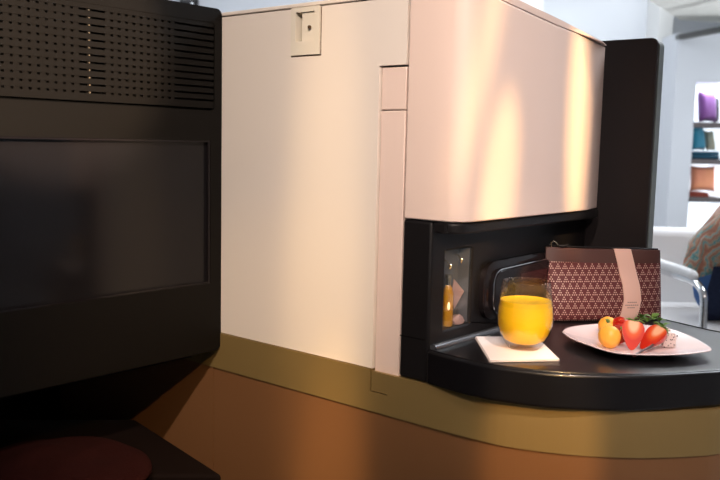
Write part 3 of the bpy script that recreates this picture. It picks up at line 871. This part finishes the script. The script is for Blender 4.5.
# paper belly band, drawn slightly askew as in the photo
def band_c(z):
    t = z/CH
    tab = [(0, .130), (.1, .1350), (.3, .1410), (.5, .1410), (.75, .1365), (1.0, .1310)]
    for (a, sa), (b_, sb) in zip(tab, tab[1:]):
        if t <= b_: return sa+(sb-sa)*(t-a)/(b_-a)
    return tab[-1][1]
rings = []
for j in range(31):
    z = 0.0003+(CH-0.0003)*j/30
    c0 = band_c(z); w = 0.0150
    fr, bk = [], []
    for i in range(9):
        s = c0-w+2*w*i/8
        zz = z*top_at(s)/CH
        h_ = half_th(s, zz)+0.0022
        fr.append(Vector((s, cen_y(zz)-h_, zz+0.0004*(j == 30)))); bk.append(Vector((s, cen_y(zz)+h_, zz)))
    rings.append(fr+bk[::-1])
bb = obj('paper_band', loft(rings), M['belly'], clutch, smooth=True, world_coords=False, sharp=60)
pr = bmesh.new()
for row, (z, n_) in enumerate(((0.030, 5), (0.0255, 7), (0.0215, 4))):
    for k in range(n_):
        s = band_c(z)-0.0016*n_+0.0034*k
        y_ = cen_y(z)-half_th(s, z)-0.0022
        box(pr, (s, y_-0.0004, z), (s+0.0022, y_+0.0003, z+0.0014))
obj('band_print', pr, M['print'], bb, world_coords=False)

# ================================================================== plate and fruit
PC = Vector((-0.457, 1.145, ZTAB))
outline_px = [(562, 332), (567, 328), (585, 325), (612, 323.5), (645, 325), (670, 329), (690, 336), (705, 344), (712, 350), (700, 352.5), (680, 354.5), (650, 355), (620, 353.5), (603, 350), (585, 344), (570, 338)]
pl_pts = []
for px, py in outline_px:
    q = onz(px, py, 0.752); pl_pts.append(q)
pl_pts = catmull(pl_pts+[pl_pts[0]], 4)[:-1]
PC = sum(pl_pts, Vector())/len(pl_pts); PC.z = ZTAB
plate = empty('fruit_plate', PC, label='white pointed oval china plate holding the fruit', cat='plate')
def pring(k, z): return [Vector((PC.x+(p.x-PC.x)*k, PC.y+(p.y-PC.y)*k, z)) for p in pl_pts]
rings = [pring(0.45, ZTAB+0.0003), pring(0.47, ZTAB+0.0003), pring(0.62, ZTAB+0.003), pring(0.85, ZTAB+0.0065), pring(0.985, ZTAB+0.0100), pring(1.0, ZTAB+0.0110),
         pring(0.992, ZTAB+0.0120), pring(0.97, ZTAB+0.0115), pring(0.84, ZTAB+0.0085), pring(0.62, ZTAB+0.0052), pring(0.45, ZTAB+0.0035), pring(0.2, ZTAB+0.0033)]
obj('dish', loft(rings), M['china'], plate, smooth=True, sharp=180)
ZP = ZTAB+0.0040
def G(px, py, z=ZP): return onz(px, py, z)

tag(obj('melon_ball', blob(G(609, 348)+Vector((0, 0, 0.0158)), (0.0155, 0.0155, 0.0160), amp=0.07, freq=1.5), M['melon'], smooth=True), 'front orange melon ball at the left of the fruit on the plate', 'melon')
tag(obj('melon_ball', blob(G(607, 337)+Vector((-0.004, 0.010, 0.0140)), (0.0140, 0.0140, 0.0145), amp=0.07, freq=1.7), M['melon'], smooth=True), 'rear orange melon ball behind the front one on the plate', 'melon')

def strawberry(px, py, scale, rotm, label, halved=False, dz=0.0):
    """tip at -z, calyx at +z in its own frame; halved ones show a flat cut face towards +Y of their frame"""
    prof = [(0, -1), (0.22, -0.9), (0.48, -0.6), (0.72, -0.2), (0.86, 0.2), (0.86, 0.52), (0.66, 0.78), (0.3, 0.88), (0, 0.86)]
    sm = catmull([(r, z, 0) for r, z in prof], 3)
    bm = lathe([(max(0, p.x)*0.80*scale, p.y*scale) for p in sm], 28)
    bmesh.ops.remove_doubles(bm, verts=bm.verts, dist=1e-6)
    if halved:
        g = bmesh.ops.bisect_plane(bm, geom=bm.verts[:]+bm.edges[:]+bm.faces[:], plane_co=(0, 0.0, 0), plane_no=(0, 1, 0), clear_outer=True)
        ed = [e for e in g['geom_cut'] if isinstance(e, bmesh.types.BMEdge)]
        bmesh.ops.holes_fill(bm, edges=ed)
    pos = G(px, py)
    root = empty('strawberry', pos, label=label, cat='strawberry')
    mt = rotm.to_4x4()
    t2 = bm.copy(); t2.transform(mt); zmin = min(v.co.z for v in t2.verts); t2.free()
    M_ = Matrix.Translation((0, 0, -zmin+dz)) @ mt
    root.matrix_world = Matrix.Translation(pos) @ M_
    body = obj('flesh', bm, M['strawberry'], root, smooth=True, world_coords=False, sharp=40)
    if halved:
        body.data.materials.append(M['cut'])
        big = max(body.data.polygons, key=lambda p: p.area)
        for p in body.data.polygons:
            if abs(p.normal.y) > 0.98 and abs(p.center.y) < 1e-4: p.material_index = 1; p.use_smooth = False
    bm2 = bmesh.new()
    for k in range(6):
        a = 2*PI*k/6
        if halved and math.sin(a) > 0.3: continue
        d_ = Vector((math.cos(a), math.sin(a), 0)); s_ = Vector((-math.sin(a), math.cos(a), 0))
        b0 = Vector((0, 0, 0.86*scale)); mid = b0+d_*0.35*scale+Vector((0, 0, 0.10*scale)); tip = b0+d_*0.68*scale+Vector((0, 0, -0.02*scale))
        ring = [b0-s_*0.05*scale, mid-s_*0.13*scale, tip, mid+s_*0.13*scale, b0+s_*0.05*scale]
        loft([ring, [p+Vector((0, 0, 0.0007)) for p in ring]], bm2)
    obj('calyx', bm2, M['leaf'], root, world_coords=False)
    return root
camdir = Vector((-FH.x, -FH.y, 0))
def face_rot(up, face):
    z = up.normalized(); y = (face - z*face.dot(z)).normalized(); x = y.cross(z)
    return Matrix((x, y, z)).transposed()
U = Vector((0, 0, 1))
strawberry(632, 349, 0.0222, face_rot(U*0.85+RH*0.15-camdir*0.35, camdir+U*0.4), 'halved strawberry at the front with its pale cut face to the camera', True)
strawberry(651, 349, 0.0225, face_rot(U*0.62+RH*0.62-camdir*0.15, camdir*0.5-RH*0.9+U*0.35), 'halved strawberry leaning right against the dragon fruit', True)
strawberry(621, 338, 0.0175, face_rot(-U*0.3-RH*0.1-camdir*0.9, camdir), 'small whole strawberry at the back beside the melon balls', False, dz=0.006)
strawberry(623, 344, 0.0125, face_rot(U*0.7+RH*0.5, camdir), 'small strawberry slice between the melon ball and the front halved strawberry', True)

def leaf_cluster(centers, name, label, size):
    root = empty(name, centers[0], label=label, cat='mint')
    for c in centers:
        for k in range(5):
            a = random.uniform(0, 2*PI); tilt = random.uniform(0.1, 0.9)
            L_ = size*random.uniform(0.7, 1.1)
            bm = bmesh.new(); rows = []
            for j in range(7):
                t = j/6; wd = L_*0.36*math.sin(PI*min(0.999, t*0.93+0.05))**0.8
                x = t*L_; zc_ = 0.18*L_*math.sin(PI*t)
                rows.append([Vector((x, -wd, zc_+0.12*wd)), Vector((x, 0, zc_-0.10*wd)), Vector((x, wd, zc_+0.12*wd))])
            vs = [[bm.verts.new(p) for p in r] for r in rows]
            for r0, r1 in zip(vs, vs[1:]):
                for i in range(2): bm.faces.new((r0[i], r0[i+1], r1[i+1], r1[i]))
            bmesh.ops.solidify(bm, geom=bm.faces[:], thickness=0.0005)
            bm.transform(Matrix.Translation(c) @ Matrix.Rotation(a, 4, 'Z') @ Matrix.Rotation(-tilt, 4, 'Y'))
            obj('leaf', bm, M['leaf'], root, smooth=True)
    return root
leaf_cluster([G(646, 341)+U*0.028, G(652, 341)+U*0.031, G(658, 341)+U*0.029, G(661, 344)+U*0.024, G(641, 338)+U*0.027], 'mint_sprig', 'green mint sprig on top of the fruit above the halved strawberries', 0.0140)
leaf_cluster([G(621, 344)+U*0.0200], 'mint_sprig', 'small mint sprig between the melon balls and the front halved strawberry', 0.0085)
leaf_cluster([G(607, 341)+U*0.026], 'mint_leaf_pair', 'small mint leaves lying on the orange melon balls', 0.0075)

def cube_fruit(px, py, s, rz, label, dz=0.0):
    bm = bmesh.new(); bmesh.ops.create_cube(bm, size=1.0)
    bmesh.ops.bevel(bm, geom=bm.edges[:], offset=0.12, segments=3, affect='EDGES')
    bm.transform(Matrix.Translation(G(px, py)+Vector((0, 0, s[2]/2+dz))) @ Matrix.Rotation(rz, 4, 'Z') @ Matrix.Diagonal((*s, 1)))
    tag(obj('dragon_fruit_cube', bm, M['dragon'], smooth=True), label, 'dragon fruit')
cube_fruit(668.5, 347, (0.019, 0.017, 0.021), 0.3, 'front white dragon fruit cube with black seeds at the right of the fruit')
cube_fruit(662, 341, (0.018, 0.017, 0.020), 0.9, 'rear white dragon fruit cube with black seeds under the mint')
tag(obj('chocolate_stick', tube([G(634, 356, ZP+0.005), G(642, 351, ZP+0.006), G(650, 347, ZP+0.0075), G(658, 341, ZP+0.010)], 0.0016, 8, radii=[0.0022, 0.0016, 0.0019, 0.0014]), M['stick'], smooth=True), 'dark chocolate curl lying in front of the leaning halved strawberry', 'chocolate')
tag(obj('chocolate_stick', tube([G(664, 334, ZP+0.006), G(671, 333, ZP+0.012), G(677, 336, ZP+0.006)], 0.0014, 8), M['stick'], smooth=True), 'small dark chocolate arch behind the dragon fruit cubes', 'chocolate')

# ================================================================== dark footwell, lower left
ot = empty('footrest', (-1.3, 0.6, 0), label='dark brown footrest below the screen unit, nearly lost in shade', cat='footrest')
pA = P(136, 419, 1.48); pB = P(222, 474, 1.20)
fA = Vector((pA.x, pA.y)); fB = Vector((pB.x, pB.y))
# its top edge runs from pA to pB; body behind the edge is towards the lower left
left = Vector((-RH.x, -RH.y))
pts = [(fA.x, fA.y), (fB.x, fB.y), (fB.x+left.x*0.9, fB.y+left.y*0.9), (fA.x+left.x*0.9, fA.y+left.y*0.9)]
bm = bmesh.new()
lo = [bm.verts.new((x, y, 0.0)) for x, y in pts]
zs = [pA.z, pB.z, pB.z-0.02, pA.z-0.02]
hi_ = [bm.verts.new((x, y, z)) for (x, y), z in zip(pts, zs)]
for i in range(4): bm.faces.new((lo[i], lo[(i+1) % 4], hi_[(i+1) % 4], hi_[i]))
bm.faces.new(lo[::-1]); bm.faces.new(hi_)
obj('body', bm, M['dark_wood'], ot, bevel=0.006)

cu = empty('maroon_cushion', (-1.10, 0.655, 0.535), label='dark maroon wrinkled cushion on the footrest at the bottom left', cat='cushion')
cc = Vector((-1.085, 0.640, 0.536))
bm = blob(cc, (0.14, 0.12, 0.030), amp=0.14, freq=1.6, sub=5)
for v in bm.verts:
    q = v.co-cc
    v.co.z += 0.004*math.sin(q.x*60+q.y*35+3*noise.noise(q*9))*max(0, q.z)/0.06
obj('cover', bm, M['maroon'], cu, smooth=True)
# footwell shell under and behind the screen unit
fw = empty('footwell_shell', (-1.45, 0.4, 0), label='black footwell shell beneath the screen unit', cat='footwell')
obj('side_lining', B(((-1.66, -1.2, 0.0), (-1.60, 0.944, 1.20))), M['void'], fw)
obj('light_block_hood', B(((-1.62, -1.2, 0.640), (-1.1660, 0.944, 0.664))), M['void'], fw)  # unseen cover, added to keep overhead light out of the footwell
tag(obj('floor_rug', B(((-1.6, -1.6, 0.0), (0.5, 0.94, 0.006))), M['rug']), 'dark carpet on the suite floor', 'carpet')

# ================================================================== white sofa with chrome arm, and the seated visitor
so = empty('white_sofa', W(1.6, 3.0, 0), label='white leather sofa with a chrome armrest beyond the black table', cat='sofa')
obj('seat', rbox(0.95, 2.35, 2.74, 3.24, 0.335, 0.445), M['chair'], so, bevel=0.03, seg=4)
bm = rbox(0.90, 2.40, 3.245, 3.345, 0.30, 0.722)
obj('backrest', bm, M['chair'], so, bevel=0.03, seg=4)
obj('frame', rbox(1.0, 2.3, 2.80, 3.30, 0.30, 0.333), M['chrome'], so)
for r_ in (1.03, 2.27):
    for d_ in (2.83, 3.27):
        obj('leg', tube([W(r_, d_, 0.0), W(r_, d_, 0.30)], 0.014, 12), M['chrome'], so, smooth=True)
for s_, ra in ((1, 1.100), (-1, 2.22)):
    pth = catmull([W(ra-0.006*s_, 3.24, 0.585), W(ra, 3.05, 0.585), W(ra+0.020*s_, 2.86, 0.584), W(ra+0.026*s_, 2.795, 0.572), W(ra+0.030*s_, 2.765, 0.54), W(ra+0.030*s_, 2.76, 0.46), W(ra+0.030*s_, 2.76, 0.32)], 6)
    ar = obj('armrest', tube(pth, 0.0135, 14), M['chrome'], so, smooth=True)
    pd = catmull([W(ra-0.006*s_, 3.22, 0.6075), W(ra, 3.05, 0.608), W(ra+0.017*s_, 2.89, 0.607), W(ra+0.022*s_, 2.82, 0.600)], 6)
    nr = len(pd)
    obj('arm_pad', tube(pd, 0.017, 12, radii=[0.017*min(1, 0.25+0.3*min(q_, nr-1-q_)) for q_ in range(nr)]), M['chair'], so, smooth=True)

def skin(name, verts, edges, radii, m, parent, sub=2):
    """a continuous figure grown round joints; verts in world coordinates"""
    me = bpy.data.meshes.new(name)
    inv = (Matrix.Translation(parent.location)).inverted()
    me.from_pydata([inv @ Vector(v) for v in verts], edges, [])
    o = bpy.data.objects.new(name, me); col.objects.link(o)
    md = o.modifiers.new('skin', 'SKIN'); md.use_smooth_shade = True
    if not me.skin_vertices: me.attributes.new('skin_vertices', 'FLOAT', 'POINT') if False else None
    bpy.context.view_layer.objects.active = o
    sv = me.skin_vertices[0].data
    for i, r_ in enumerate(radii):
        sv[i].radius = (r_, r_) if not isinstance(r_, tuple) else r_
        sv[i].use_root = (i == 0)
    sb = o.modifiers.new('sub', 'SUBSURF'); sb.levels = sub; sb.render_levels = sub
    me.materials.append(m); o.parent = parent
    return o
pe = empty('person', W(1.35, 2.95, 0.45), label='person leaning forward on the white sofa in a rust and teal patterned blouse', cat='person')
FD = (0.86, -0.51)            # way the visitor faces, in room (right, ahead)
LT = (FD[1], -FD[0])          # the visitor's left is away from or towards the camera
def QQ(f, l, z): return W(1.215+FD[0]*f-FD[1]*l, 2.985+FD[1]*f+FD[0]*l, z)
V = {}
names = []; pos = []; rad = []
def J(n, f, l, z, r): names.append(n); pos.append(QQ(f, l, z)); rad.append(r)
J('pelvis', 0.02, 0, 0.565, 0.105); J('waist', 0.05, 0, 0.67, 0.105); J('chest', 0.135, 0, 0.80, 0.12); J('upper', 0.215, 0, 0.905, 0.10); J('neck', 0.275, 0, 0.985, 0.048); J('skull', 0.325, 0, 1.07, 0.075); J('crown', 0.335, 0, 1.14, 0.07)
for s_, t_ in ((1, 'L'), (-1, 'R')):
    J('sho'+t_, 0.215, 0.15*s_, 0.905, 0.055); J('elb'+t_, 0.32, 0.20*s_, 0.68, 0.038); J('wri'+t_, 0.48, 0.10*s_, 0.615, 0.026); J('hand'+t_, 0.53, 0.08*s_, 0.605, 0.030)
    J('hip'+t_, 0.11, 0.075*s_, 0.535, 0.078); J('knee'+t_, 0.46, 0.10*s_, 0.515, 0.055); J('calf'+t_, 0.48, 0.10*s_, 0.33, 0.050); J('ank'+t_, 0.47, 0.10*s_, 0.08, 0.035); J('toe'+t_, 0.60, 0.11*s_, 0.035, 0.030)
ix = {n: i for i, n in enumerate(names)}
E_ = [('pelvis', 'waist'), ('waist', 'chest'), ('chest', 'upper'), ('upper', 'neck'), ('neck', 'skull'), ('skull', 'crown')]
for t_ in 'LR':
    E_ += [('upper', 'sho'+t_), ('sho'+t_, 'elb'+t_), ('elb'+t_, 'wri'+t_), ('wri'+t_, 'hand'+t_), ('pelvis', 'hip'+t_), ('hip'+t_, 'knee'+t_), ('knee'+t_, 'calf'+t_), ('calf'+t_, 'ank'+t_), ('ank'+t_, 'toe'+t_)]
skin('body', pos, [(ix[a], ix[b]) for a, b in E_], rad, M['skin'], pe)
def sub_skin(name, keep, extra, m, grow, lift=0.0):
    idx = [ix[n] for n in keep]; mp = {n: k for k, n in enumerate(keep)}
    skin(name, [pos[i]+Vector((0, 0, lift)) for i in idx], [(mp[a], mp[b]) for a, b in extra], [rad[i]+grow for i in idx], m, pe)
sub_skin('blouse', ['chest', 'pelvis', 'waist', 'upper', 'shoL', 'elbL', 'shoR', 'elbR'], [('pelvis', 'waist'), ('waist', 'chest'), ('chest', 'upper'), ('upper', 'shoL'), ('shoL', 'elbL'), ('upper', 'shoR'), ('shoR', 'elbR')], M['blouse'], 0.028, -0.052)
sub_skin('trousers', ['pelvis', 'hipL', 'kneeL', 'calfL', 'ankL', 'hipR', 'kneeR', 'calfR', 'ankR'], [('pelvis', 'hipL'), ('hipL', 'kneeL'), ('kneeL', 'calfL'), ('calfL', 'ankL'), ('pelvis', 'hipR'), ('hipR', 'kneeR'), ('kneeR', 'calfR'), ('calfR', 'ankR')], M['denim'], 0.006, -0.006)
skin('shirt_tail', [QQ(-0.005, 0, 0.550), QQ(0.09, -0.075, 0.555), QQ(0.30, -0.09, 0.575)], [(0, 1), (1, 2)], [0.118, 0.098, 0.06], M['blue'], pe)
# fingers, face and hair
for s_ in (1, -1):
    for k in range(4):
        b0 = 0.065*s_+0.014*k
        fg = tube([QQ(0.535, b0, 0.605), QQ(0.565, b0, 0.600), QQ(0.59-0.004*abs(k-1.5), b0, 0.588)], 0.008, 8, radii=[0.009, 0.008, 0.006])
        obj('finger', fg, M['skin'], pe, smooth=True)
    obj('thumb', tube([QQ(0.51, 0.08*s_-0.03*s_, 0.61), QQ(0.54, 0.08*s_-0.045*s_, 0.60), QQ(0.56, 0.08*s_-0.047*s_, 0.592)], 0.009, 8), M['skin'], pe, smooth=True)
hc = QQ(0.335, 0, 1.115)
hb = blob(hc+Vector((0, 0, 0.025)), (0.093, 0.093, 0.105), amp=0.06, freq=4, sub=4)
fdv = (QQ(1, 0, 0)-QQ(0, 0, 0)).normalized(); ldv = (QQ(0, 1, 0)-QQ(0, 0, 0)).normalized()
for v in hb.verts:
    q = v.co-hc
    if q.dot(fdv) > 0.035 and q.z < 0.06: v.co -= fdv*(q.dot(fdv)-0.03)
    elif q.z < 0.02: v.co.z -= 0.09*min(1, (0.02-q.z)/0.06)
obj('hair', hb, M['hair'], pe, smooth=True)
face = hc+fdv*0.078
for s_ in (1, -1):
    ey = obj('eye', blob(face+ldv*0.030*s_+Vector((0, 0, 0.0))-fdv*0.006, (0.011, 0.011, 0.009), sub=2), M['china'], pe, smooth=True)
    obj('iris', blob(face+ldv*0.030*s_+fdv*0.003, (0.004, 0.004, 0.005), sub=2), M['iris'], pe, smooth=True)
obj('nose', blob(face+fdv*0.008+Vector((0, 0, -0.025)), (0.012, 0.012, 0.02), sub=2), M['skin'], pe, smooth=True)
obj('mouth', blob(face-fdv*0.004+Vector((0, 0, -0.058)), (0.014, 0.014, 0.006), sub=2), M['lip'], pe, smooth=True)
for s_ in (1, -1):
    obj('shoe', blob(QQ(0.545, 0.105*s_, 0.038), (0.10, 0.06, 0.036), sub=3, rotm=Matrix.Rotation(math.atan2(fdv.y, fdv.x), 3, 'Z')), M['black'], pe, smooth=True)
